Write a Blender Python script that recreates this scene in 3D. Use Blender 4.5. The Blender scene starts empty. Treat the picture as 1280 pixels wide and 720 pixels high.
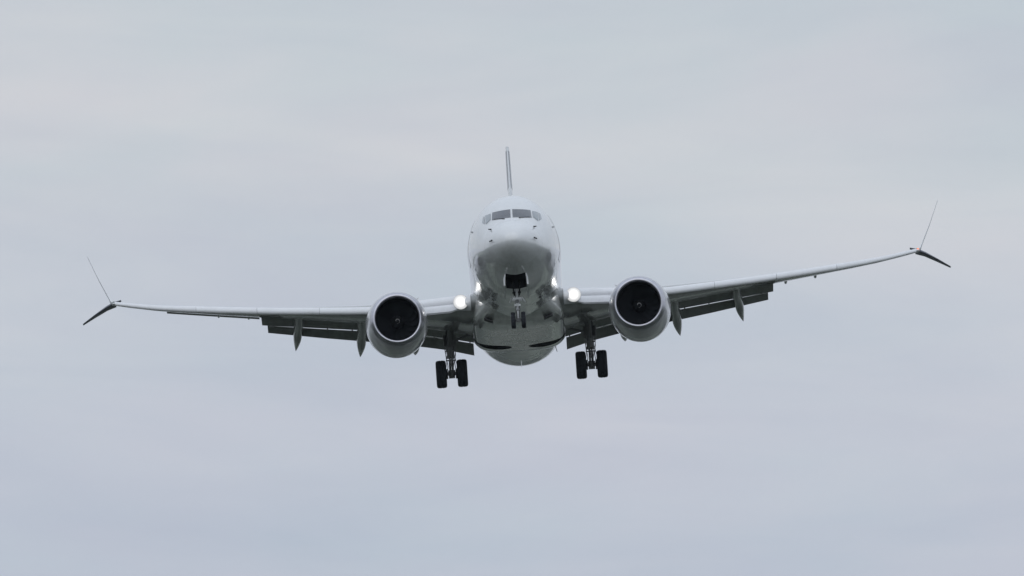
import bpy, bmesh, math, random
from mathutils import Vector, Matrix
R = math.radians
PI = math.pi
random.seed(7)
S = bpy.context.scene
C = S.collection

# ------------------------------------------------------------------ camera
ELEV = 6.0
cam_d = bpy.data.cameras.new('camera')
cam = bpy.data.objects.new('camera', cam_d); C.objects.link(cam)
cam.location = (0, 0, 1.7)
cam.rotation_euler = (R(90 + ELEV), 0, 0)
cam_d.sensor_width = 36
DIST = 500.0
PXM = 31.35                         # photo pixels (1280 wide) per metre at the nose
cam_d.lens = 36 * PXM * DIST / 1280
cam_d.clip_start = 1; cam_d.clip_end = 60000
S.camera = cam

# ------------------------------------------------------------------ sky
SUN_EL, SUN_ROT = 55, 200
w = bpy.data.worlds.new("World"); S.world = w; w.use_nodes = True
nt = w.node_tree; N = nt.nodes; L = nt.links
for n in list(N): N.remove(n)
out = N.new('ShaderNodeOutputWorld'); bg = N.new('ShaderNodeBackground')
sky = N.new('ShaderNodeTexSky'); sky.sky_type = 'NISHITA'; sky.sun_disc = False
sky.sun_elevation = R(SUN_EL); sky.sun_rotation = R(SUN_ROT)
tc = N.new('ShaderNodeTexCoord')
def wmap(scale):
    m = N.new('ShaderNodeMapping'); m.inputs['Scale'].default_value = scale
    L.new(tc.outputs['Generated'], m.inputs['Vector']); return m
def wnoise(scale, sc, detail, rough=.5, dist=0):
    n = N.new('ShaderNodeTexNoise'); n.inputs['Scale'].default_value = sc
    n.inputs['Detail'].default_value = detail; n.inputs['Roughness'].default_value = rough
    n.inputs['Distortion'].default_value = dist
    L.new(wmap(scale).outputs[0], n.inputs['Vector']); return n
def ramp(fac, stops, nodes=N, links=L):
    r = nodes.new('ShaderNodeValToRGB'); links.new(fac, r.inputs[0])
    el = r.color_ramp.elements
    while len(el) > 1: el.remove(el[-1])
    el[0].position, el[0].color = stops[0][0], (*stops[0][1], 1)
    for p, c in stops[1:]:
        e = el.new(p); e.color = (*c, 1)
    return r
def wmix(kind, fac, a, b):
    m = N.new('ShaderNodeMix'); m.data_type = 'RGBA'; m.blend_type = kind
    if isinstance(fac, float): m.inputs[0].default_value = fac
    else: L.new(fac, m.inputs[0])
    L.new(a, m.inputs[6]); L.new(b, m.inputs[7]); return m.outputs[2]
# overcast deck: soft long streaks of slightly bluer and slightly warmer cloud
n1 = wnoise((14, 14, 55), 1.0, 5, .5, .4)
base = ramp(n1.outputs[0], [(.32, (.500, .550, .625)), (.47, (.535, .582, .645)), (.58, (.568, .604, .660)), (.72, (.605, .628, .672))])
n2 = wnoise((30, 30, 90), 1.0, 4, .5, .3)
hue = ramp(n2.outputs[0], [(.35, (.975, 1.0, .995)), (.5, (1, 1, 1)), (.66, (1.018, .997, 1.0))])
deck = wmix('MULTIPLY', 1.0, base.outputs[0], hue.outputs[0])
# an overcast sky is brighter overhead than near the horizon
sep = N.new('ShaderNodeSeparateXYZ'); L.new(tc.outputs['Generated'], sep.inputs[0])
el_r = ramp(sep.outputs[2], [(0.0, (.95, .95, .965)), (.081, (.93, .925, .972)), (.094, (.952, .945, .98)), (.105, (1.01, .996, 1.0)), (.114, (1.06, 1.03, 1.003)), (.128, (1.025, 1.01, .99)), (.5, (1.18, 1.2, 1.23)), (1, (1.32, 1.35, 1.4))])
deck = wmix('MULTIPLY', 1.0, deck, el_r.outputs[0])
sc_ = N.new('ShaderNodeVectorMath'); sc_.operation = 'SCALE'; sc_.inputs['Scale'].default_value = .12
L.new(sky.outputs[0], sc_.inputs[0])
# thin ragged wisps drawn out along the deck
n3 = wnoise((26, 26, 150), 1.0, 8, .6, .8)
wisp = ramp(n3.outputs[0], [(.3, (.962, .966, .976)), (.5, (1, 1, 1)), (.72, (1.036, 1.03, 1.014))])
deck = wmix('MULTIPLY', 1.0, deck, wisp.outputs[0])
fin = wmix('MIX', .94, sc_.outputs[0], deck)
L.new(fin, bg.inputs[0]); bg.inputs[1].default_value = 1.0
L.new(bg.outputs[0], out.inputs[0])

# ------------------------------------------------------------------ sun behind the overcast
sd = bpy.data.lights.new('sun', 'SUN'); sd.energy = .5; sd.angle = R(90); sd.color = (1, .98, .95)
so = bpy.data.objects.new('sun', sd); C.objects.link(so)
so.rotation_euler = (R(90 - SUN_EL), 0, R(180 - SUN_ROT))
so.location = (0, 0, 300)

S.view_settings.view_transform = 'Standard'; S.view_settings.look = 'None'
S.view_settings.gamma = 1; S.view_settings.use_curve_mapping = False
S.view_settings.exposure = 0.0
S.cycles.max_bounces = 8

# ------------------------------------------------------------------ materials
def mat(name, col, rough=.5, metal=0.0, coat=0.0, emit=None, es=0, nodes=None):
    m = bpy.data.materials.new(name); m.use_nodes = True
    b = m.node_tree.nodes['Principled BSDF']
    b.inputs['Base Color'].default_value = (*col, 1)
    b.inputs['Roughness'].default_value = rough
    b.inputs['Metallic'].default_value = metal
    b.inputs['Coat Weight'].default_value = coat
    b.inputs['Coat Roughness'].default_value = .025; b.inputs['Coat IOR'].default_value = 1.75
    if emit: b.inputs['Emission Color'].default_value = (*emit, 1); b.inputs['Emission Strength'].default_value = es
    if nodes: nodes(m, b)
    return m
def weather(col, dirt, amount, scale=(2.2, .35, 2.2), seams=None, rvar=.12, below=None, r0=.2):
    """procedural painted skin: streaky grime along the airflow, faint seams, uneven gloss"""
    def f(m, b):
        t = m.node_tree; nn = t.nodes; ll = t.links
        c = nn.new('ShaderNodeTexCoord'); mp = nn.new('ShaderNodeMapping'); mp.inputs['Scale'].default_value = scale
        ll.new(c.outputs['Object'], mp.inputs[0])
        no = nn.new('ShaderNodeTexNoise'); no.inputs['Scale'].default_value = 1.6; no.inputs['Detail'].default_value = 8; no.inputs['Roughness'].default_value = .62
        ll.new(mp.outputs[0], no.inputs[0])
        r = ramp(no.outputs[0], [(.42, (0, 0, 0)), (.72, (1, 1, 1))], nn, ll)
        mu = nn.new('ShaderNodeMath'); mu.operation = 'MULTIPLY'; mu.inputs[1].default_value = amount
        ll.new(r.outputs[0], mu.inputs[0])
        fac = mu.outputs[0]
        sx = nn.new('ShaderNodeSeparateXYZ'); ll.new(c.outputs['Object'], sx.inputs[0])
        if below is not None:       # oily streaks belong to the belly skin
            mr = nn.new('ShaderNodeMapRange'); mr.inputs[1].default_value = below; mr.inputs[2].default_value = below - .9
            mr.inputs[3].default_value = .25; mr.inputs[4].default_value = 1.0
            ll.new(sx.outputs[2], mr.inputs[0])
            m3 = nn.new('ShaderNodeMath'); m3.operation = 'MULTIPLY'; ll.new(fac, m3.inputs[0]); ll.new(mr.outputs[0], m3.inputs[1]); fac = m3.outputs[0]
        if seams:                   # skin joints every few metres
            axis, step, wd = seams
            o_ = nn.new('ShaderNodeMath'); o_.operation = 'ADD'; o_.inputs[1].default_value = step*.48; ll.new(sx.outputs[axis], o_.inputs[0])
            d = nn.new('ShaderNodeMath'); d.operation = 'DIVIDE'; d.inputs[1].default_value = step; ll.new(o_.outputs[0], d.inputs[0])
            fr = nn.new('ShaderNodeMath'); fr.operation = 'FRACT'; ll.new(d.outputs[0], fr.inputs[0])
            lt = nn.new('ShaderNodeMath'); lt.operation = 'LESS_THAN'; lt.inputs[1].default_value = wd / step; ll.new(fr.outputs[0], lt.inputs[0])
            sm = nn.new('ShaderNodeMath'); sm.operation = 'MULTIPLY'; sm.inputs[1].default_value = .55; ll.new(lt.outputs[0], sm.inputs[0])
            mx = nn.new('ShaderNodeMath'); mx.operation = 'MAXIMUM'; ll.new(fac, mx.inputs[0]); ll.new(sm.outputs[0], mx.inputs[1]); fac = mx.outputs[0]
        mix = nn.new('ShaderNodeMix'); mix.data_type = 'RGBA'; ll.new(fac, mix.inputs[0])
        mix.inputs[6].default_value = (*col, 1); mix.inputs[7].default_value = (*dirt, 1)
        ll.new(mix.outputs[2], b.inputs['Base Color'])
        rr = nn.new('ShaderNodeMapRange'); rr.inputs[3].default_value = r0 - rvar / 2; rr.inputs[4].default_value = r0 + rvar
        ll.new(no.outputs[0], rr.inputs[0]); ll.new(rr.outputs[0], b.inputs['Roughness'])
        # very slight skin waviness
        n2 = nn.new('ShaderNodeTexNoise'); n2.inputs['Scale'].default_value = .9; n2.inputs['Detail'].default_value = 1
        ll.new(c.outputs['Object'], n2.inputs[0])
        bp = nn.new('ShaderNodeBump'); bp.inputs['Strength'].default_value = .25; bp.inputs['Distance'].default_value = .05
        ll.new(n2.outputs[0], bp.inputs['Height']); ll.new(bp.outputs[0], b.inputs['Normal']); ll.new(bp.outputs[0], b.inputs['Coat Normal'])
    return f
M = {}
M['white'] = mat('white_paint', (.76, .77, .78), .3, coat=.9, nodes=weather((.71, .725, .735), (.38, .37, .34), .4, seams=(1, 2.6, .018), below=-.4))
M['fair'] = mat('fairing_paint', (.6, .61, .61), .3, coat=.9, nodes=weather((.62, .63, .62), (.30, .29, .26), .6, seams=(1, 1.9, .02)))
M['wing'] = mat('wing_grey_paint', (.33, .34, .34), .4, coat=.5, nodes=weather((.27, .28, .275), (.16, .16, .15), .5, seams=(0, 1.7, .02)))
M['slat'] = mat('slat_bare_metal_paint', (.8, .81, .83), .3, nodes=weather((.80, .81, .83), (.55, .55, .55), .25))
M['flap'] = mat('flap_grey_paint', (.25, .26, .25), .5, nodes=weather((.25, .26, .25), (.13, .13, .12), .5, seams=(0, 1.45, .02), r0=.45))
M['nac'] = mat('nacelle_paint', (.52, .52, .54), .3, coat=.6, nodes=weather((.52, .52, .545), (.30, .28, .26), .55, below=-2.0))
M['lip'] = mat('inlet_lip_metal', (.72, .72, .76), .28, 1.0, nodes=weather((.58, .58, .63), (.4, .38, .39), .4, r0=.27))
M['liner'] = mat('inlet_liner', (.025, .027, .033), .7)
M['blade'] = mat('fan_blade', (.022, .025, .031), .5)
M['spin'] = mat('spinner_black', (.008, .010, .013), .9)
M['mark'] = mat('spinner_mark_white', (.4, .4, .4), .6)
M['glass'] = mat('cockpit_glass', (.05, .055, .07), .12, coat=1.0)
M['sideglass'] = mat('side_cockpit_glass', (.22, .25, .27), .15, coat=1.0)
M['seal'] = mat('window_seal', (.5, .51, .53), .6)
M['tyre'] = mat('tyre_rubber', (.018, .021, .028), .75)
M['rim'] = mat('wheel_rim', (.55, .55, .56), .4, .6)
M['gear'] = mat('gear_grey_paint', (.2, .2, .205), .45)
M['gearw'] = mat('gear_white_paint', (.85, .86, .87), .25, coat=.5)
M['chrome'] = mat('oleo_chrome', (.8, .8, .82), .15, 1.0)
M['well'] = mat('wheel_well_shadowed_metal', (.03, .032, .035), .8)  # near-black colour puts the shade of the recesses into the material
M['black'] = mat('black_rubber', (.02, .02, .022), .6)
M['finc'] = mat('fin_grey_livery', (.26, .27, .32), .35, coat=.5)
M['metal'] = mat('exhaust_metal', (.35, .33, .31), .4, 1.0)
def lamp_nodes(m, b):       # hot centre of the reflector bowl, dimmer rim painted in as the soft glow around it; u = 0 at the centre, 1 at the rim
    t = m.node_tree; nn = t.nodes; ll = t.links
    uv = nn.new('ShaderNodeAttribute'); uv.attribute_name = 'bowl'
    r = ramp(uv.outputs['Fac'], [(0, (1, 1, 1)), (.25, (.4, .4, .4)), (.4, (.09, .09, .09)), (.52, (.04, .04, .04)), (.7, (.027, .027, .027)), (1, (.015, .015, .015))], nn, ll)
    m_ = nn.new('ShaderNodeMath'); m_.operation = 'MULTIPLY'; m_.inputs[1].default_value = 26
    ll.new(r.outputs[0], m_.inputs[0]); ll.new(m_.outputs[0], b.inputs['Emission Strength'])
M['lamp'] = mat('landing_lamp', (.5, .5, .5), .3, emit=(1, .99, .97), es=1, nodes=lamp_nodes)
M['red'] = mat('red_nav_lamp', (.6, .1, .04), .2, emit=(1, .25, .06), es=1.0)
M['green'] = mat('green_nav_lamp', (.06, .10, .08), .2)
M['winglet'] = mat('winglet_paint', (.82, .83, .85), .4)
M['wingletd'] = mat('lower_winglet_paint', (.18, .185, .22), .4)

# ------------------------------------------------------------------ mesh helpers
def finish(name, bm, m, parent, smooth=True, angle=38):
    bmesh.ops.remove_doubles(bm, verts=bm.verts, dist=1e-5)
    bmesh.ops.recalc_face_normals(bm, faces=bm.faces)
    for f in bm.faces: f.smooth = smooth
    for e in bm.edges:
        if len(e.link_faces) == 2 and e.calc_face_angle(0) > R(angle): e.smooth = False
    me = bpy.data.meshes.new(name); bm.to_mesh(me); bm.free()
    for k in (m if isinstance(m, (list, tuple)) else [m]): me.materials.append(k)
    o = bpy.data.objects.new(name, me); C.objects.link(o)
    if parent: o.parent = parent
    return o
def loft(bm, rings, cap=True, closed=True, mi=0):
    V = [[bm.verts.new(p) for p in r] for r in rings]
    n = len(V[0])
    for a, b in zip(V, V[1:]):
        for i in range(n if closed else n - 1):
            j = (i + 1) % n
            try:
                f = bm.faces.new((a[i], a[j], b[j], b[i])); f.material_index = mi
            except ValueError: pass
    if cap:
        for r in (V[0], V[-1]):
            try: f = bm.faces.new(r); f.material_index = mi
            except ValueError: pass
    return V
def box(bm, c, s, rot=None, mi=0):
    M4 = Matrix.Translation(c) @ (rot.to_4x4() if rot else Matrix()) @ Matrix.Diagonal((s[0], s[1], s[2], 1))
    r = bmesh.ops.create_cube(bm, size=1, matrix=M4)
    for v in r['verts']:
        for f in v.link_faces: f.material_index = mi
def tube(bm, p, q, r1, r2=None, n=16, mi=0):
    p, q = Vector(p), Vector(q); r2 = r1 if r2 is None else r2
    d = (q - p).normalized(); a = d.orthogonal().normalized(); b = d.cross(a)
    rings = [[c + (a * math.cos(2*PI*i/n) + b * math.sin(2*PI*i/n)) * r for i in range(n)] for c, r in ((p, r1), (q, r2))]
    loft(bm, rings, mi=mi)
def lathe_y(bm, cx, cz, prof, n=72, mi=0, cap=False, f=None):
    """prof = [(y, r)]; axis along y"""
    rings = []
    for y, r in prof:
        ring = []
        for i in range(n):
            t = 2*PI*i/n
            ox, oz = r*math.cos(t), r*math.sin(t)
            if f: ox, oz = f(y, ox, oz)
            ring.append((cx+ox, y, cz+oz))
        rings.append(ring)
    loft(bm, rings, cap=cap, mi=mi)
def lathe_x(bm, c, prof, n=40, mi=0):
    rings = [[(c[0]+x, c[1]+r*math.cos(2*PI*i/n), c[2]+r*math.sin(2*PI*i/n)) for i in range(n)] for x, r in prof]
    loft(bm, rings, mi=mi)
def lerp(a, b, t): return a + (b - a) * t
def table(rows, x):
    """smooth interpolation of rows keyed on their first value"""
    if x <= rows[0][0]: return rows[0][1:]
    if x >= rows[-1][0]: return rows[-1][1:]
    for i in range(len(rows)-1):
        if rows[i][0] <= x <= rows[i+1][0]:
            p0 = rows[max(i-1, 0)]; p1 = rows[i]; p2 = rows[i+1]; p3 = rows[min(i+2, len(rows)-1)]
            h = p2[0]-p1[0]; t = (x-p1[0])/h
            o = []
            for k in range(1, len(p1)):
                m1 = (p2[k]-p0[k])/(p2[0]-p0[0]); m2 = (p3[k]-p1[k])/(p3[0]-p1[0])
                t2, t3 = t*t, t*t*t
                o.append((2*t3-3*t2+1)*p1[k]+(t3-2*t2+t)*h*m1+(-2*t3+3*t2)*p2[k]+(t3-t2)*h*m2)
            return tuple(o)
def cut(o, boxes, m):
    bpy.context.view_layer.update()
    """real recesses: wheel wells cut into the closed skin"""
    o.data.materials.append(m)
    for bmx in boxes:
        b = bmesh.new(); bmx(b)
        me = bpy.data.meshes.new('cutter'); b.to_mesh(me); b.free(); me.materials.append(m)
        k = bpy.data.objects.new('cutter', me); C.objects.link(k); k.matrix_world = o.matrix_world
        md = o.modifiers.new('cut', 'BOOLEAN'); md.operation = 'DIFFERENCE'; md.object = k; md.solver = 'EXACT'
        try: md.material_mode = 'TRANSFER'
        except Exception: pass
        bpy.context.view_layer.update()
        dg = bpy.context.evaluated_depsgraph_get()
        new = bpy.data.meshes.new_from_object(o.evaluated_get(dg))
        o.modifiers.clear(); o.data = new
        bpy.data.objects.remove(k)

# ------------------------------------------------------------------ ground
def ground_nodes(m, b):
    t = m.node_tree; nn = t.nodes; ll = t.links
    c = nn.new('ShaderNodeTexCoord')
    n1 = nn.new('ShaderNodeTexNoise'); n1.inputs['Scale'].default_value = .012; n1.inputs['Detail'].default_value = 3
    ll.new(c.outputs['Object'], n1.inputs[0])
    r1 = ramp(n1.outputs[0], [(.36, (.058, .068, .056)), (.48, (.082, .094, .08)), (.58, (.11, .118, .104)), (.7, (.17, .17, .155))], nn, ll)
    n2 = nn.new('ShaderNodeTexNoise'); n2.inputs['Scale'].default_value = .1; n2.inputs['Detail'].default_value = 4
    ll.new(c.outputs['Object'], n2.inputs[0])
    r2 = ramp(n2.outputs[0], [(.3, (.85, .85, .85)), (.7, (1.12, 1.12, 1.1))], nn, ll)
    mx = nn.new('ShaderNodeMix'); mx.data_type = 'RGBA'; mx.blend_type = 'MULTIPLY'; mx.inputs[0].default_value = 1
    ll.new(r1.outputs[0], mx.inputs[6]); ll.new(r2.outputs[0], mx.inputs[7])
    vo = nn.new('ShaderNodeTexVoronoi'); vo.inputs['Scale'].default_value = .007
    ll.new(c.outputs['Object'], vo.inputs[0])
    sv = nn.new('ShaderNodeSeparateColor'); ll.new(vo.outputs['Color'], sv.inputs[0])
    r3 = ramp(sv.outputs[0], [(0, (.3, .32, .3)), (.4, (.6, .63, .6)), (.6, (1.0, 1.02, .97)), (.75, (1.7, 1.7, 1.6)), (.88, (2.8, 2.8, 2.7))], nn, ll)
    r3.color_ramp.interpolation = 'CONSTANT'
    m2 = nn.new('ShaderNodeMix'); m2.data_type = 'RGBA'; m2.blend_type = 'MULTIPLY'; m2.inputs[0].default_value = 1
    ll.new(mx.outputs[2], m2.inputs[6]); ll.new(r3.outputs[0], m2.inputs[7]); ll.new(m2.outputs[2], b.inputs['Base Color'])
gm = mat('airfield_ground', (.09, .1, .07), .95, nodes=ground_nodes)
bm = bmesh.new()
bmesh.ops.create_grid(bm, x_segments=40, y_segments=40, size=6000)
ground = finish('ground', bm, gm, None); ground['kind'] = 'structure'

# ------------------------------------------------------------------ aircraft root
ROLL, ALPHA = 3.8, 8.5
def px_dir(u, v):
    f = cam_d.lens / 36 * 1280
    return Vector(((u - 640) / f, (360 - v) / f, -1)).normalized()
plane = bpy.data.objects.new('jet_airliner', None); C.objects.link(plane)
plane['label'] = 'white twin engine passenger jet flying head on with landing gear and flaps down'
plane['category'] = 'airliner'
r_, a_ = R(ROLL), R(ALPHA)
fw = px_dir(640.3, 282)             # line of sight to the nose
right = fw.cross(Vector((0, 1, 0))).normalized(); upv = right.cross(fw)
bx = right * math.cos(r_) + upv * math.sin(r_); up = upv * math.cos(r_) - right * math.sin(r_)
by = fw * math.cos(a_) - up * math.sin(a_); bz = up * math.cos(a_) + fw * math.sin(a_)
rot = Matrix((bx, by, bz)).transposed()
camR = cam.rotation_euler.to_matrix()
plane.matrix_world = Matrix.Translation(cam.location + camR @ (px_dir(640.3, 282) * DIST)) @ (camR @ rot).to_4x4()
bpy.context.view_layer.update()

# ------------------------------------------------------------------ fuselage
# y, top, bottom, half width, widest height
FUS = [(.9, .23, -1.34, .97, -.65),
       (1.4, .42, -1.50, 1.18, -.67), (1.75, .56, -1.58, 1.30, -.66), (2.1, .84, -1.66, 1.41, -.62), (2.5, 1.14, -1.73, 1.51, -.57), (3.0, 1.44, -1.81, 1.61, -.50),
       (3.6, 1.70, -1.88, 1.71, -.42), (4.3, 1.87, -1.94, 1.79, -.34), (5.2, 1.97, -1.985, 1.855, -.28), (6.5, 2.0, -2.0, 1.88, -.25),
       (10, 2.0, -2.0, 1.88, -.25), (16, 2.0, -2.0, 1.88, -.25), (22, 2.0, -2.0, 1.88, -.25), (25.5, 2.0, -2.0, 1.88, -.25), (27, 2.0, -1.93, 1.88, -.22), (29, 2.0, -1.66, 1.80, -.02), (31, 1.99, -1.22, 1.62, .3),
       (33, 1.96, -.70, 1.36, .55), (35, 1.88, -.15, 1.02, .8), (37, 1.74, .38, .66, 1.05), (38.6, 1.55, .82, .36, 1.2), (39.4, 1.40, 1.05, .17, 1.22)]
def fexp(y):            # the lower nose is keeled, the cabin is round
    return 1 + .17*min(1, y/.8)*max(0, min(1, (5.5-y)/3.2))
def frow(y):
    if y >= .9: return table(FUS, y)
    q = y/.9        # blunt radome
    r = math.sqrt(q); return (-.56+.79*r*(.94+.06*q), -.56-.78*r*(.98+.02*q), .97*r*(.98+.02*q), -.56-.09*q)
def fus(y, t):
    zt, zb, hw, zc = frow(y)
    s, c = math.sin(t), math.cos(t); e = fexp(y) if s < 0 else 1
    return Vector((hw*math.copysign(abs(c)**e, c), y, zc + (zt - zc if s > 0 else zc - zb)*math.copysign(abs(s)**e, s)))
def nose_y(x, z):
    """station where the nose skin passes through (x, z) seen along the aircraft"""
    lo, hi = 0.0, 7.0
    for _ in range(40):
        mid = (lo+hi)/2
        zt, zb, hw, zc = frow(mid)
        h = (zt-zc) if z > zc else (zc-zb)
        e = 2 if z > zc else 2/fexp(mid)
        if abs(x/hw)**e + abs((z-zc)/h)**e < 1: hi = mid
        else: lo = mid
    return hi
ys = [.0004, .004, .015, .04, .08, .14, .22, .32, .45, .6, .75, .9, 1.05, 1.2, 1.4, 1.6, 1.75, 1.9, 2.1, 2.3, 2.5, 2.75, 3, 3.3, 3.6, 4, 4.5, 5.2, 6] + [7+i for i in range(20)] + [26.5+.6*i for i in range(21)] + [39.2, 39.4]
bm = bmesh.new()
NT = 96
loft(bm, [[fus(y, 2*PI*i/NT) for i in range(NT)] for y in ys])
fuselage = finish('fuselage', bm, M['white'], plane)

def skin_patch(name, poly, m, parent, off=.006, n=10, thick=0):
    """glazing or panel that follows the nose skin. poly = 4 corners (x, z): inner-bottom, outer-bottom, outer-top, inner-top"""
    bm = bmesh.new(); g = []
    for i in range(n+1):
        row = []
        for j in range(n+1):
            u, v = i/n, j/n
            p = [(1-u)*(1-v)*poly[0][k] + u*(1-v)*poly[1][k] + u*v*poly[2][k] + (1-u)*v*poly[3][k] for k in (0, 1)]
            y = nose_y(*p)
            e = .01
            gx = (nose_y(p[0]+e, p[1]) - nose_y(p[0]-e, p[1]))/(2*e); gz = (nose_y(p[0], p[1]+e) - nose_y(p[0], p[1]-e))/(2*e)
            nrm = Vector((gx, -1, gz)).normalized()
            row.append(bm.verts.new(Vector((p[0], y, p[1])) + nrm*off))
        g.append(row)
    for i in range(n):
        for j in range(n): bm.faces.new((g[i][j], g[i+1][j], g[i+1][j+1], g[i][j+1]))
    return finish(name, bm, m, parent)
for s in (-1, 1):
    gl = [(s*.045, .60), (s*.79, .585), (s*.76, .955), (s*.045, 1.0)]
    def grow(q, d):
        cx = sum(p[0] for p in q)/4; cz = sum(p[1] for p in q)/4
        return [(p[0]+math.copysign(d, p[0]-cx), p[1]+math.copysign(d, p[1]-cz)) for p in q]
    w1 = skin_patch('windshield', gl, M['glass'], fuselage, .012)
    skin_patch('window_seal', grow(gl, .014), M['seal'], w1, .006)
    w2 = skin_patch('side_windshield', [(s*.85, .61), (s*1.05, .44), (s*1.06, .90), (s*.83, .925)], M['sideglass'], fuselage, .012)
    skin_patch('cockpit_side_window', [(s*1.085, .46), (s*1.19, .58), (s*1.15, .84), (s*1.09, .89)], M['sideglass'], fuselage, .012)
    # wiper
    bm = bmesh.new()
    a = Vector((s*.30, nose_y(.30, .57)-.03, .575)); b = Vector((s*.72, nose_y(.72, .60)-.035, .61))
    tube(bm, a, b, .013, .009, 6); tube(bm, a, a+Vector((0, .05, -.05)), .02, .015, 6)
    finish('wiper', bm, M['black'], fuselage)
    # pitot probes and angle of attack vane
    for (x, z, ln) in ((.84, -.42, .2), (.85, .13, .1)):
        y = nose_y(x, z); bm = bmesh.new()
        p = Vector((s*x, y, z)); q = p + Vector((s*.10, -.03, -.06 if ln > .15 else 0))
        tube(bm, p, q, .03, .02, 8); tube(bm, q+Vector((0, .05, 0)), q+Vector((0, -ln, 0)), .022, .014, 8)
        finish('pitot_probe' if ln > .15 else 'air_data_vane', bm, M['black'], fuselage)
    y = nose_y(1.62, .42); bm = bmesh.new(); box(bm, (s*1.64, y, .42), (.06, .14, .04)); finish('static_port', bm, M['seal'], fuselage)
# cabin windows, both sides
bm = bmesh.new()
def win_shape(bm, s):
    V0 = []
    for i in range(20):
        t = 2*PI*i/20
        cy, cz = math.copysign(abs(math.cos(t))**.6, math.cos(t))*.125, math.copysign(abs(math.sin(t))**.6, math.sin(t))*.175
        z = .42+cz; V0.append(bm.verts.new((s*(1.88*math.sqrt(1-((z+.25)/2.25)**2)+.006), cy, z)))
    bm.faces.new(V0)
for s in (-1, 1):
    bm = bmesh.new(); win_shape(bm, s); w0 = finish('cabin_window', bm, M['glass'], fuselage)
    for k in range(42):
        y = 6.6 + k*.508
        o = w0 if k == 0 else w0.copy()
        if k: C.objects.link(o); o.parent = fuselage
        o.location = (0, y, 0)
    for y0 in (5.0, 28.6):
        bm = bmesh.new()
        yy = (y0, y0+.86)
        def P(y, z):
            zt, zb, hw, zc = table(FUS, y)
            return Vector((s*(hw*math.sqrt(max(0, 1-((z-zc)/(zt-zc if z > zc else zc-zb))**2))-.003), y, z))
        for a, b in (((yy[0], -.75), (yy[0], 1.05)), ((yy[1], -.75), (yy[1], 1.05)), ((yy[0], -.75), (yy[1], -.75)), ((yy[0], 1.05), (yy[1], 1.05))):
            pr = None
            for k in range(9):
                q = P(lerp(a[0], b[0], k/8), lerp(a[1], b[1], k/8))
                if pr is not None: tube(bm, pr, q, .008, n=6)
                pr = q
        finish('cabin_door', bm, M['seal'], fuselage)
# antennas and belly drain mast
def blade(name, x, y, z, h, c, parent, m=M['white'], up=-1, tilt=0):
    bm = bmesh.new()
    for_r = []
    for k, (hh, cc, yo) in enumerate(((0, c, 0), (h, c*.5, c*.45))):
        for_r.append([(x + tilt*hh + .02*sx*(1 if k == 0 else .6), y+yo+cc*q, z+up*hh) for q, sx in ((0, 0), (.3, 1), (1, 0), (.3, -1))])
    loft(bm, for_r); return finish(name, bm, m, parent, smooth=False)
blade('blade_antenna', 0, 8.2, -1.98, .28, .3, fuselage)
blade('blade_antenna', 0, 9.6, 1.98, .3, .3, fuselage, up=1)
blade('blade_antenna', 0, 24.6, -1.98, .3, .28, fuselage)
blade('drain_mast', 1.42, 25.0, -1.28, .42, .10, fuselage, M['black'], tilt=.25)
bm = bmesh.new(); tube(bm, (0, 19.5, 2.0), (0, 19.5, 2.09), .06, .04, 12); finish('beacon_light', bm, M['red'], fuselage)
bpy.data.materials['red_nav_lamp']

# wing to body fairing
FAIR = [(10.6, -1.0, .30, 1.1, -1.72), (11.2, -.9, .5, 1.32, -1.88), (12, -.8, .7, 1.56, -2.01), (13, -.7, .9, 1.76, -2.08), (14, -.6, 1, 1.88, -2.11), (15, -.6, 1.0, 1.95, -2.12), (18, -.6, 1.0, 1.97, -2.15),
        (20.3, -.7, .95, 1.96, -2.18), (20.9, -.8, .9, 1.93, -2.16), (21.4, -.85, .8, 1.85, -2.06), (21.9, -.9, .7, 1.66, -1.90), (22.6, -1.0, .5, 1.3, -1.6)]
bm = bmesh.new(); rings = []
for k in range(60):
    y = lerp(10.6, 22.6, k/59)
    zt, _, hw, zb = table(FAIR, y); zm = -1.15
    ring = []
    for i in range(64):
        t = 2*PI*i/64; c, s_ = math.cos(t), math.sin(t)
        e = .56 if s_ < 0 else 1.0
        x = hw*math.copysign(abs(c)**e, c); z = zm + (zt-zm if s_ > 0 else zm-zb)*math.copysign(abs(s_)**e, s_)
        ring.append((x, y, z))
    rings.append(ring)
loft(bm, rings)
fairing = finish('belly_fairing', bm, M['fair'], plane)
for s in (-1, 1):   # cooling air inlets at the front of the fairing
    bm = bmesh.new()
    loft(bm, [[(s*(1.05+a), 11.9+b, c) for a, b, c in ((0, 0, -2.13), (.36, .1, -1.97), (.36, .12, -1.91), (0, .02, -2.07))],
              [(s*(1.05+a), 12.5+b, c) for a, b, c in ((0, 0, -2.12), (.36, .1, -1.96), (.36, .12, -1.90), (0, .02, -2.04))]])
    finish('air_inlet', bm, M['black'], fairing, smooth=False)
# recesses
nose_well = lambda b: box(b, (0, 3.2, -1.75), (.80, 2.1, 1.5))
def main_well(s):
    def f(b):
        n = 24; rr = [[(s*1.06+.72*math.cos(2*PI*i/n), 19.45+.56*math.sin(2*PI*i/n), z) for i in range(n)] for z in (-2.6, -1.0)]
        loft(b, rr); 
    return f
def strut_well(s):
    return lambda b: box(b, (s*1.85, 19.45, -1.9), (.9, .45, .9))
cut(fuselage, [nose_well] + [main_well(s) for s in (-1, 1)], M['well'])
cut(fairing, [main_well(-1), main_well(1), strut_well(-1), strut_well(1)], M['well'])

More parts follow.
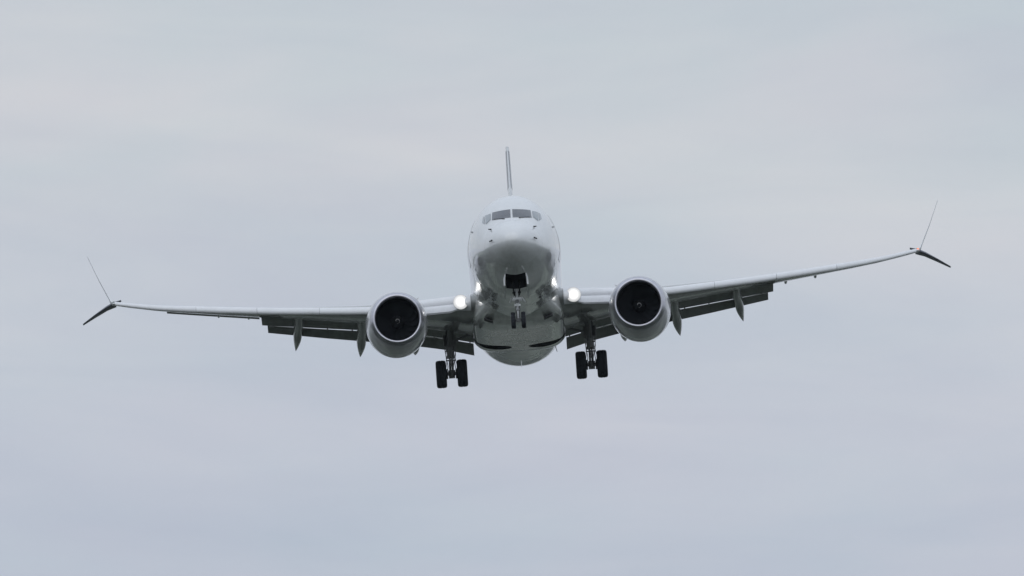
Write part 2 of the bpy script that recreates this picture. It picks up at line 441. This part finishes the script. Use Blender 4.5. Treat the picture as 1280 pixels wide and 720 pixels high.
# ------------------------------------------------------------------ wings
WING = [(0, 11.6, -1.28, 21.2, -1.60, .135), (1.9, 12.75, -1.10, 21.2, -1.42, .135), (3.1, 13.7, -1.0, 21.25, -1.12, .13), (5.0, 15.1, -.86, 21.35, -.72, .12), (6.1, 15.73, -.78, 21.5, -.52, .115),
        (8.5, 17.12, -.44, 21.95, -.14, .10), (10.3, 18.15, -.17, 22.29, .14, .095), (13, 19.7, .29, 22.8, .56, .09), (15.2, 20.98, .71, 23.2, .92, .09), (16.82, 21.92, 1.12, 23.5, 1.28, .09)]
def wrow(x):
    x = abs(x)
    for a, b in zip(WING, WING[1:]):
        if a[0] <= x <= b[0]:
            t = (x-a[0])/(b[0]-a[0]); lin = [lerp(a[k], b[k], t) for k in range(1, 6)]
            cur = table(WING, x)
            return (lin[0], cur[1], lin[2], cur[3], lin[4])
    return WING[-1][1:]
def foil(n=22, camber=.012):
    """upper from TE to LE then lower to TE, unit chord, unit thickness"""
    th = lambda q: 5*(.2969*math.sqrt(q)-.1260*q-.3516*q*q+.2843*q**3-.1015*q**4)
    up_ = []; lo = []
    for i in range(n+1):
        q = .5*(1-math.cos(PI*i/n)); up_.append((q, th(q))); lo.append((q, -th(q)*.9))
    return up_[::-1] + lo[1:]
def airfoil_ring(x, yl, zl, yt, zt, tc_, q0=0.0, q1=1.0, axis='z'):
    c = math.hypot(yt-yl, zt-zl); dy, dz = (yt-yl)/c, (zt-zl)/c
    r = []
    for q, h in foil():
        q = min(max(q, q0), q1)
        if q in (q0, q1) and q1 < 1 or q0 > 0 and q == q0:
            th = 5*(.2969*math.sqrt(q)-.1260*q-.3516*q*q+.2843*q**3-.1015*q**4); h = th if h > 0 else -th*.9
        r.append((x, yl + q*c*dy - h*tc_*c*dz, zl + q*c*dz + h*tc_*c*dy))
    return r
def foil_panel(bm, st, s, mi=0):
    """st = [(x, yLE, zLE, yTE, zTE, t/c)]"""
    loft(bm, [airfoil_ring(s*a[0], *a[1:]) for a in st], mi=mi)
def slat_ring(x, sc_, drop=.0):
    yl, zl, yt, zt, _ = wrow(x)
    # section of an extended slat: rounded nose, long upper skin, short lower skin
    pts = [(.50, .12), (.36, .135), (.22, .115), (.10, .065), (.02, -.01), (-.01, -.07), (.01, -.115), (.07, -.145), (.13, -.14), (.12, -.08), (.17, -.0), (.27, .06), (.40, .10)]
    return [(x, yl - .20*sc_ + p*sc_, zl + .015 + (q*1.18 if q > 0 else q*1.35)*sc_ - drop) for p, q in pts]
for s in (-1, 1):
    bm = bmesh.new()
    inb = [0, .8, 1.5, 1.9, 2.5, 3.1, 3.8, 4.4, 5.0, 5.6, 6.1, 6.8, 7.6, 8.5, 9.4, 10.3]
    # inner wing is cut off at the flap cove, outer wing is full chord
    loft(bm, [airfoil_ring(s*x, *wrow(x), 0, lerp(.84, .74, x/10.3)) for x in inb])
    outb = [10.3, 11, 12, 13, 14, 15, 16, 16.82]
    loft(bm, [airfoil_ring(s*x, *wrow(x), 0, .76) for x in outb])
    wing = finish('wing', bm, M['wing'], plane)
    wing['label'] = 'wing with drooped aileron' if s < 0 else 'wing with level aileron'
    # slats, four outboard panels
    edges = [(5.75, 8.15), (8.162, 10.75), (10.762, 13.3), (13.312, 16.7)]
    for a, b in edges:
        bm = bmesh.new()
        xs = [lerp(a, b, k/5) for k in range(6)]
        loft(bm, [slat_ring(s*x, lerp(1.0, .86, (x-5.75)/7.5) if x < 13.3 else lerp(.86, .5, (x-13.3)/3.4)) for x in xs])
        finish('slat', bm, M['slat'], wing, angle=50)
    # fixed polished leading edge of the tip
    bm = bmesh.new()
    loft(bm, [airfoil_ring(s*x, wrow(x)[0]-.02, wrow(x)[1], wrow(x)[2], wrow(x)[3], wrow(x)[4]*1.15, 0, .10) for x in (16.7, 16.76, 16.82)])
    finish('leading_edge_cap', bm, M['slat'], wing)
    # inboard krueger panels hinged below the leading edge
    bm = bmesh.new(); rr = []
    for x, kk in ((2.36, .55), (2.5, .8), (2.75, 1), (3.5, 1), (4.05, 1)):
        yl, zl = wrow(x)[:2]
        rr.append([(s*x, yl-.02+p*kk, zl-.04+q*kk) for p, q in ((.10, 0), (-.08, -.05), (-.22, -.18), (-.27, -.34), (-.21, -.40), (-.17, -.33), (-.14, -.2), (0, -.1))])
    loft(bm, rr); finish('krueger_flap', bm, M['slat'], wing, angle=50)
    bm = bmesh.new()
    loft(bm, [airfoil_ring(s*x, wrow(x)[0]-.03, wrow(x)[1]+.01, wrow(x)[2], wrow(x)[3], wrow(x)[4]*1.06, 0, .05) for x in (1.9, 2.5, 3.2, 4.0, 4.6)])
    finish('leading_edge_cap', bm, M['slat'], wing)
    # flaps: main and aft element, inboard and outboard
    groups = [
        ([(1.90, 20.0, -1.20, 21.65, -1.57, .13), (3.1, 20.05, -1.0, 21.6, -1.30, .13), (4.15, 20.1, -.85, 21.55, -1.10, .13)],
         [(1.93, 21.72, -1.595, 22.30, -2.02, .12), (3.1, 21.67, -1.325, 22.25, -1.71, .12), (4.15, 21.62, -1.125, 22.2, -1.51, .12)]),
        ([(5.55, 20.25, -.62, 21.6, -.86, .13), (8.0, 20.8, -.30, 21.9, -.53, .13), (10.66, 21.25, .06, 22.24, -.17, .13)],
         [(5.6, 21.66, -.88, 22.15, -1.27, .12), (8.0, 21.96, -.55, 22.45, -.87, .12), (10.44, 22.25, -.195, 22.70, -.44, .12)])]
    for gi, (mn, af) in enumerate(groups):
        bm = bmesh.new(); foil_panel(bm, mn, s); fl = finish('flap', bm, M['flap'], wing)
        bm = bmesh.new(); foil_panel(bm, af, s)
        for k in range(5):      # hinge brackets bridging the slot
            t = (k+.35)/4.8; i = 0 if t < .5 else 1; tt = t*2-i
            p = [lerp(mn[i][j], mn[i+1][j], tt) for j in range(5)]
            box(bm, (s*p[0], p[3]+.03, p[4]-.02), (.05, .25, .10))
        finish('aft_flap', bm, M['flap'], wing)
    # aileron: the left of the picture one droops
    dr = -.10 if s < 0 else .035
    bm = bmesh.new(); st = []
    for x in (10.75, 12, 13.5, 14.6):
        yl, zl, yt, zt, tc_ = wrow(x); q = .77
        st.append((x, lerp(yl, yt, q), lerp(zl, zt, q), yt, zt+dr, .16))
    foil_panel(bm, st, s); finish('aileron', bm, M['flap'], wing)
    bm = bmesh.new(); st = []
    for x in (14.63, 15.7, 16.82):
        yl, zl, yt, zt, tc_ = wrow(x); q = .75
        st.append((x, lerp(yl, yt, q), lerp(zl, zt, q), yt, zt, .14))
    foil_panel(bm, st, s); finish('trailing_edge_panel', bm, M['flap'], wing)
    # flap track fairings
    for x0, x1, dz, kk in ((9.08, 9.37, 0, 1.0), (6.48, 6.70, 0, 1.12), (4.32, 4.40, 0, 1.1)):
        zt_ = {9.08: -1.07, 6.48: -1.50, 4.32: -1.58}[x0]; zw = wrow(x0)[3]
        pr = [(18.6, zw-.08, .02, .03), (19.0, zw-.16, .10, .12), (19.7, zw-.24, .16, .2), (20.7, zw-.34, .185, .27), (21.6, zw-.45, .19, .30), (22.3, lerp(zw-.5, zt_, .35), .175, .28), (23.0, lerp(zw-.5, zt_, .62), .125, .2), (23.6, lerp(zw-.5, zt_, .83), .065, .11), (24.1, zt_, .008, .015)]
        bm = bmesh.new(); rings = []
        for k in range(26):
            y = lerp(18.6, 24.1, k/25); z, hw, hh = table(pr, y); t_ = max(0, (y-20.5)/3.6)
            x = lerp(x0, x1, t_)
            rings.append([(s*x + hw*kk*math.cos(2*PI*i/20), y, z + hh*kk*math.sin(2*PI*i/20)) for i in range(20)])
        loft(bm, rings); finish('flap_track_fairing', bm, M['wing'], wing)
    # small vortex and hinge bumps beyond the flap
    for x in (11.2, 12.45):
        yl, zl, yt, zt, _ = wrow(x); bm = bmesh.new()
        rings = [[(s*x + r*math.cos(2*PI*i/10), yt-.9+q, zt-.09 + r*1.2*math.sin(2*PI*i/10)) for i in range(10)] for q, r in ((0, .01), (.3, .06), (.7, .07), (1.0, .01))]
        loft(bm, rings); finish('hinge_fairing', bm, M['wing'], wing)
    # winglets
    bm = bmesh.new()
    def wl(bm, st):
        rr = []
        for x, yl, yt, z, th, nx, nz in st:
            c = yt-yl
            rr.append([(s*(x + nx*h*th*c), yl+q*c, z + nz*h*th*c) for q, h in foil(12)])
        loft(bm, rr)
    wl(bm, [(16.80, 22.0, 23.53, 1.17, .10, -.25, .97), (16.90, 22.35, 23.7, 1.29, .08, -.7, .7), (17.0, 22.75, 23.95, 1.53, .03, -.93, .36), (17.40, 23.5, 24.4, 2.44, .018, -.93, .36), (17.83, 24.35, 24.95, 3.54, .016, -.93, .36)])
    finish('upper_winglet', bm, M['winglet'], wing)
    bm = bmesh.new()
    wl(bm, [(16.72, 22.4, 23.75, 1.22, .15, .3, .95), (17.1, 22.75, 23.8, 1.10, .14, .45, .9), (17.6, 23.2, 24.05, .88, .10, .45, .9), (18.16, 23.8, 24.25, .61, .07, .45, .9)])
    finish('lower_winglet', bm, M['wingletd'], wing)
    bm = bmesh.new()
    wl(bm, [(16.5, 23.4, 23.9, 1.46, .03, 0, 1), (16.82, 22.9, 24.0, 1.28, .13, 0, 1)])
    finish('wingtip_fairing', bm, M['wingletd'], wing)
    bm = bmesh.new(); bmesh.ops.create_uvsphere(bm, u_segments=14, v_segments=8, radius=.07, matrix=Matrix.Translation((s*16.78, 22.0, 1.15)) @ Matrix.Diagonal((.8, 1.3, .9, 1)))
    finish('navigation_light', bm, M['red'] if s > 0 else M['green'], wing)
    # landing lamp in the wing root leading edge
    yl, zl = wrow(2.28)[:2]
    c = Vector((s*2.31, yl-.10, zl-.01)); bm = bmesh.new()
    n = 28; d = Vector((0, -1, -.02)).normalized()
    ring = lambda r, y: [(c.x + r*math.cos(2*PI*i/n), c.y + y, c.z + r*math.sin(2*PI*i/n)) for i in range(n)]
    loft(bm, [ring(.31, .14), ring(.31, .0), ring(.303, -.01), ring(.302, .02)])
    hs = finish('landing_light', bm, M['slat'], wing)
    bm = bmesh.new(); loft(bm, [ring(.30*q, -.05*(1-q*q)) for q in (1, .85, .7, .55, .4, .25, .05)])
    lens = finish('lamp_lens', bm, M['lamp'], hs)
    at = lens.data.attributes.new('bowl', 'FLOAT', 'POINT')
    for v in lens.data.vertices: at.data[v.index].value = math.hypot(v.co.x-c.x, v.co.z-c.z)/.30

# ------------------------------------------------------------------ engines
EX, EZ, EY = 4.91, -1.96, 10.3
for s in (-1, 1):
    e = bpy.data.objects.new('engine', None); C.objects.link(e); e.parent = plane; e.location = (s*EX, EY, EZ); e.rotation_euler = (0, 0, -s*R(1.8))
    flat = lambda y, ox, oz: (ox, oz)
    bm = bmesh.new()
    outer = [(.22, 1.10), (.35, 1.145), (.6, 1.19), (1.0, 1.235), (1.5, 1.26), (2.1, 1.265), (2.8, 1.235), (3.5, 1.14), (4.0, 1.04), (4.0, 1.0), (3.4, 1.02), (2.0, 1.04)]
    lathe_y(bm, 0, 0, outer); finish('cowling', bm, M['nac'], e, angle=60)
    bm = bmesh.new()
    lip = [(.218, 1.098), (.12, 1.06), (.05, 1.02), (.01, .985), (0, .945), (.012, .915), (.05, .888), (.12, .872), (.22, .866)]
    lathe_y(bm, 0, 0, lip); finish('inlet_lip', bm, M['lip'], e, angle=80)
    bm = bmesh.new(); lathe_y(bm, 0, 0, [(.222, .866), (.4, .865), (.7, .875), (1.05, .89), (1.6, .89)]); 
    lathe_y(bm, 0, 0, [(1.5, .89), (1.5, .1)])
    finish('inlet_duct', bm, M['liner'], e)
    bm = bmesh.new()    # 18 swept fan blades
    for k in range(18):
        rows = []
        for j in range(9):
            f = j/8; r = lerp(.25, .875, f); ph = 2*PI*k/18 + .22*math.sin(f*PI)*-1 + .12*f*f
            pitch = lerp(R(35), R(62), f); ch = lerp(.20, .30, math.sin(min(f*1.4, 1)*PI/2))
            row = []
            for q in (-.5, -.2, .2, .5):
                dt = q*ch*math.sin(pitch); dy = q*ch*math.cos(pitch)
                a = ph + dt/r; row.append((r*math.cos(a), 1.08+dy + .05*math.sin(f*PI)*-1, r*math.sin(a)))
            rows.append(row)
        loft(bm, rows, cap=False, closed=False)
    finish('fan', bm, M['blade'], e)
    bm = bmesh.new()
    lathe_y(bm, 0, 0, [(.62, .004), (.64, .04), (.72, .11), (.84, .19), (1.0, .26), (1.12, .28)], n=32)
    prev = None     # painted comma on the spinner
    for k in range(15):
        t = k/14; a = R(200)-t*R(300); r = lerp(.05, .115, t); wd = .013*math.sin(PI*min(1, t*1.1+.08))+.004
        yy = .64 + (r-.04)*1.15-.016
        pr = [bm.verts.new(((r+o)*math.cos(a), yy+o*1.15, (r+o)*math.sin(a))) for o in (-wd, wd)]
        if prev:
            f = bm.faces.new((prev[0], prev[1], pr[1], pr[0])); f.material_index = 1
        prev = pr
    finish('spinner', bm, [M['spin'], M['mark']], e)
    bm = bmesh.new(); lathe_y(bm, 0, 0, [(2.6, .72), (3.6, .70), (4.3, .58), (4.9, .47), (4.9, .45), (4.2, .5)]); finish('core_nozzle', bm, M['metal'], e, angle=60)
    bm = bmesh.new(); lathe_y(bm, 0, 0, [(4.0, .36), (4.8, .30), (5.4, .12), (5.6, .01)]); finish('exhaust_plug', bm, M['metal'], e)
    # pylon
    bm = bmesh.new(); rr = []
    for y, z0, z1, hw in ((1.5, 1.15, 1.28, .02), (2.2, 1.1, 1.42, .12), (3.2, 1.0, 1.50, .2), (4.4, .55, 1.42, .22), (5.6, .45, 1.30, .22), (7.2, .75, 1.15, .16), (8.4, 1.0, 1.1, .03)):
        rr.append([(-hw, y, z0), (hw, y, z0), (hw, y, lerp(z0, z1, .8)), (hw*.5, y, z1), (-hw*.5, y, z1), (-hw, y, lerp(z0, z1, .8))])
    loft(bm, rr); finish('pylon', bm, M['nac'], e, angle=50)
    # strake on the inboard side
    bm = bmesh.new(); a = R(48); q = Vector((-s*math.cos(a), 0, math.sin(a)))
    loft(bm, [[q*1.22+Vector((0, 1.0, 0)), q*1.24+Vector((.015, 1.6, 0)), q*1.25+Vector((0, 2.1, 0)), q*1.24+Vector((-.015, 1.6, 0))],
              [q*1.235+Vector((0, 1.2, 0)), q*1.45+Vector((.006, 1.85, 0)), q*1.45+Vector((0, 2.1, 0)), q*1.44+Vector((-.006, 1.85, 0))]])
    finish('nacelle_strake', bm, M['nac'], e, smooth=False)
    # cowl seam band and drain under the nacelle
    bm = bmesh.new(); lathe_y(bm, 0, 0, [(1.62, 1.2635), (1.62, 1.268), (1.64, 1.268), (1.64, 1.2635)]); finish('cowl_latch_band', bm, M['seal'], e)

# ------------------------------------------------------------------ tail
def surf(name, st, m, parent, vertical=False):
    bm = bmesh.new(); rr = []
    for p, yl, yt, o, th in st:
        c = yt-yl
        if vertical: rr.append([(h*th*c, yl+q*c, p) for q, h in foil(16)])
        else: rr.append([(p, yl+q*c, o+h*th*c) for q, h in foil(16)])
    loft(bm, rr); return finish(name, bm, m, parent)
FIN = [(1.7, 31.6, 37.7, 0, .058), (2.6, 32.5, 37.95, 0, .058), (5, 34.35, 38.5, 0, .062), (7, 35.9, 38.95, 0, .07), (9.05, 37.5, 39.4, 0, .09)]
fi = surf('fin', FIN, M['white'], plane, True)
surf('dorsal_fin', [(1.85, 26.8, 33, 0, .02), (2.5, 30.4, 33.2, 0, .03), (3.4, 32.9, 33.6, 0, .02)], M['white'], fi, True)
for s in (-1, 1):
    for z0, z1 in ((2.75, 4.5), (5.0, 6.6), (7.05, 8.85)):
        bm = bmesh.new(); rr = []
        for k in range(5):
            z = lerp(z0, z1, k/4); yl, yt, _, th = table(FIN, z); c = yt-yl; row = []
            for q in (.04, .08, .14, .2, .25, .3, .45, .6, .68):
                h = 5*(.2969*math.sqrt(q)-.1260*q-.3516*q*q+.2843*q**3-.1015*q**4)
                row.append((s*(h*th*c*(1 if s > 0 else .9)+.008), yl+q*c, z))
            rr.append(row)
        loft(bm, rr, cap=False, closed=False); finish('livery_panel', bm, M['finc'], fi)
bm = bmesh.new(); tube(bm, (0, 38.9, 9.0), (0, 39.7, 9.02), .02, .006, 6); finish('static_wick', bm, M['black'], fi)
for s in (-1, 1):
    st = surf('horizontal_stabilizer', [(s*.6, 34.6, 38.1, .75, .09), (s*1.4, 35.05, 38.2, .85, .09), (s*7.15, 38.5, 40.0, 1.45, .08)], M['white'], plane)
    bm = bmesh.new(); loft(bm, [[(s*x, yl+q, z+h) for q, h in ((-.02, 0), (.1, .06), (.3, .085), (.3, -.085), (.1, -.06))] for x, yl, z in ((1.6, 35.17, .87), (7.0, 38.41, 1.43))])
    finish('leading_edge_cap', bm, M['slat'], st)

# ------------------------------------------------------------------ landing gear
def wheel(parent, c, r, wd, side):
    """tyre with rounded shoulders, tread grooves, and a dished rim"""
    h = wd/2
    bm = bmesh.new()
    prof = [(-h*.78, r*.56), (-h*.96, r*.70), (-h, r*.82), (-h*.93, r*.92), (-h*.74, r*.975), (-h*.5, r*.995), (-h*.47, r*.98), (-h*.42, r*.98), (-h*.39, r), (-h*.08, r), (-h*.06, r*.98), (h*.06, r*.98), (h*.08, r),
            (h*.39, r), (h*.42, r*.98), (h*.47, r*.98), (h*.5, r*.995), (h*.74, r*.975), (h*.93, r*.92), (h, r*.82), (h*.96, r*.70), (h*.78, r*.56)]
    lathe_x(bm, (0, 0, 0), prof, 48)
    t = finish('wheel', bm, M['tyre'], parent, angle=30); t.location = c
    bm = bmesh.new(); lathe_x(bm, (0, 0, 0), [(-h*.80, r*.18), (-h*.6, r*.3), (-h*.62, r*.5), (-h*.82, r*.555), (-h*.8, r*.57), (h*.8, r*.57), (h*.82, r*.555), (h*.62, r*.5), (h*.6, r*.3), (h*.80, r*.18)], 32)
    finish('rim', bm, M['rim'], t)
    return t
# nose gear
NG = bpy.data.objects.new('nose_gear', None); C.objects.link(NG); NG.parent = plane
zc, yc = -3.25, 4.0
bm = bmesh.new(); tube(bm, (0, yc-.06, -2.0), (0, yc-.03, -2.62), .10, .095, 20); tube(bm, (0, yc-.035, -2.6), (0, yc-.03, -2.68), .125, .125, 20)
strut = finish('strut', bm, M['gearw'], NG)
bm = bmesh.new(); tube(bm, (0, yc-.03, -2.6), (0, yc, zc+.03), .062, .062, 16); finish('oleo_piston', bm, M['gearw'], NG)
bm = bmesh.new(); tube(bm, (-.24, yc, zc), (.24, yc, zc), .045, .045, 12); box(bm, (0, yc, zc), (.16, .14, .15)); finish('axle', bm, M['gear'], NG)
bm = bmesh.new()
for sx in (-1, 1): tube(bm, (sx*.10, yc-.1, -2.25), (sx*.16, yc-.85, -1.80), .03, .03, 8)
tube(bm, (-.17, yc-.1, -2.14), (.17, yc-.1, -2.14), .04, .04, 10)
finish('drag_brace', bm, M['black'], NG)
bm = bmesh.new()
for a, b in (((0, yc-.16, -2.72), (0, yc-.36, -2.9)), ((0, yc-.36, -2.9), (0, yc-.08, zc+.08))):
    for sx in (-1, 1): tube(bm, (sx*.05, a[1], a[2]), (sx*(.02 if b[1] < yc-.3 else .06), b[1], b[2]), .018, .018, 6)
finish('torque_link', bm, M['gear'], NG)
bm = bmesh.new()
box(bm, (0, yc-.20, -2.40), (.34, .10, .085)); tube(bm, (-.20, yc-.15, -2.45), (.20, yc-.15, -2.45), .05, .05, 10); tube(bm, (-.19, yc-.15, -2.33), (-.30, yc+.1, -2.5), .03, .03, 8); tube(bm, (.19, yc-.15, -2.33), (.30, yc+.1, -2.5), .03, .03, 8)
finish('steering_cylinder', bm, M['gearw'], NG)
bm = bmesh.new(); tube(bm, (0, yc-.28, -2.52), (0, yc-.12, -2.52), .08, .05, 16); finish('taxi_light', bm, M['gear'], NG)
bm = bmesh.new()
tube(bm, (.07, yc-.14, -2.1), (.075, yc-.1, -2.9), .012, n=6); tube(bm, (-.07, yc-.14, -2.1), (-.08, yc-.1, -3.0), .012, n=6)
finish('hydraulic_line', bm, M['black'], NG)
for sx in (-1, 1):
    wheel(NG, (sx*.205, yc, zc), .335, .185, sx)
    bm = bmesh.new(); rr = []
    for k in range(9):
        y = lerp(2.18, 4.22, k/8); zb = table(FUS, y)[1]
        x = sx*(.425)
        rr.append([(x+sx*.02, y, zb+.06), (x+sx*.07, y, zb-.12), (x+sx*.075, y, zb-.40), (x+sx*.01, y, zb-.40), (x, y, zb-.12), (x-sx*.03, y, zb+.06)])
    loft(bm, rr); finish('gear_door', bm, M['gearw'], NG, angle=30)
# main gear
for s in (-1, 1):
    G = bpy.data.objects.new('main_gear', None); C.objects.link(G); G.parent = plane
    x0, y0, z0 = s*2.90, 19.6, -3.09
    bm = bmesh.new()
    tube(bm, (x0-s*.02, y0-.05, -1.0), (x0, y0, -2.35), .175, .16, 20); box(bm, (x0, y0+.05, -1.72), (.52, .2, .5)); tube(bm, (x0, y0, -2.33), (x0, y0, -2.45), .175, .165, 20); tube(bm, (x0, y0, -1.92), (x0, y0, -2.02), .19, .19, 20)
    finish('strut', bm, M['gear'], G)
    bm = bmesh.new(); tube(bm, (x0, y0, -2.4), (x0, y0, z0+.05), .10, .10, 20); finish('oleo_piston', bm, M['chrome'], G)
    bm = bmesh.new(); tube(bm, (x0-.52, y0, z0), (x0+.52, y0, z0), .075, .075, 14); tube(bm, (x0, y0, z0+.14), (x0, y0, z0-.13), .15, .13, 16); box(bm, (x0, y0, z0-.16), (.26, .16, .05)); finish('axle', bm, M['gear'], G)
    bm = bmesh.new()
    for sx in (-1, 1):
        tube(bm, (x0+sx*.06, y0-.14, -2.38), (x0+sx*.03, y0-.42, -2.72), .03, .025, 8); tube(bm, (x0+sx*.03, y0-.42, -2.72), (x0+sx*.07, y0-.12, z0+.06), .025, .03, 8)
    tube(bm, (x0-.06, y0-.42, -2.72), (x0+.06, y0-.42, -2.72), .03, n=8)
    finish('torque_link', bm, M['gear'], G)
    bm = bmesh.new(); tube(bm, (x0-s*.1, y0+.1, -1.72), (s*1.6, y0+.1, -1.38), .055, .055, 10); finish('side_strut', bm, M['gear'], G)
    bm = bmesh.new(); tube(bm, (x0+s*.05, y0, -2.05), (x0+s*.02, y0-1.5, -1.25), .05, .05, 10); finish('drag_strut', bm, M['gear'], G)
    bm = bmesh.new()
    for k, (dx, r) in enumerate(((-.17, .016), (-.20, .012), (.18, .016), (.21, .012), (.10, .014))):
        pr = None
        for j in range(9):
            t = j/8; p = Vector((x0+dx+.03*math.sin(t*9+k*2), y0-.14+.03*math.cos(t*7+k), lerp(-1.7, -2.95, t)))
            if pr: tube(bm, pr, p, r, n=6)
            pr = p
    for z in (-1.85, -2.15, -2.55): box(bm, (x0, y0-.12, z), (.42, .06, .05))
    for sx in (-1, 1): box(bm, (x0+sx*.16, y0, -1.82), (.07, .12, .28))
    finish('hydraulic_line', bm, M['gear'], G)
    for sx in (-1, 1):
        bm = bmesh.new(); lathe_x(bm, (x0, y0, z0), [(sx*.16, .12), (sx*.16, .21), (sx*.24, .21), (sx*.24, .12)], 24); finish('brake', bm, M['black'], G)
    for sx in (-1, 1): wheel(G, (x0+sx*.435, y0, z0), .575, .43, sx)
    # strut door, edge on to the airflow
    bm = bmesh.new(); rr = []
    for xx, hh in ((s*(2.9+.30), 0), (s*(2.9+.325), 0)):
        rr.append([(xx, y0-.5, -1.05), (xx, y0+.5, -1.05), (xx-s*.06, y0+.38, -1.9), (xx-s*.06, y0-.38, -1.9)])
    loft(bm, rr); finish('gear_door', bm, M['wing'], G, smooth=False)

# ------------------------------------------------------------------ thin even haze under the overcast
bm = bmesh.new(); box(bm, (0, 0, 59.5), (12400, 12400, 121))
hm = bpy.data.materials.new('haze_air'); hm.use_nodes = True
t = hm.node_tree; t.nodes.clear(); o_ = t.nodes.new('ShaderNodeOutputMaterial'); v_ = t.nodes.new('ShaderNodeVolumePrincipled')
v_.inputs['Color'].default_value = (.8, .9, 1.0, 1); v_.inputs['Density'].default_value = .00002; v_.inputs['Anisotropy'].default_value = .5
t.links.new(v_.outputs[0], o_.inputs['Volume'])
haze = finish('haze', bm, hm, None, smooth=False); haze['kind'] = 'stuff'
haze['label'] = 'thin pale haze in the air below the overcast'
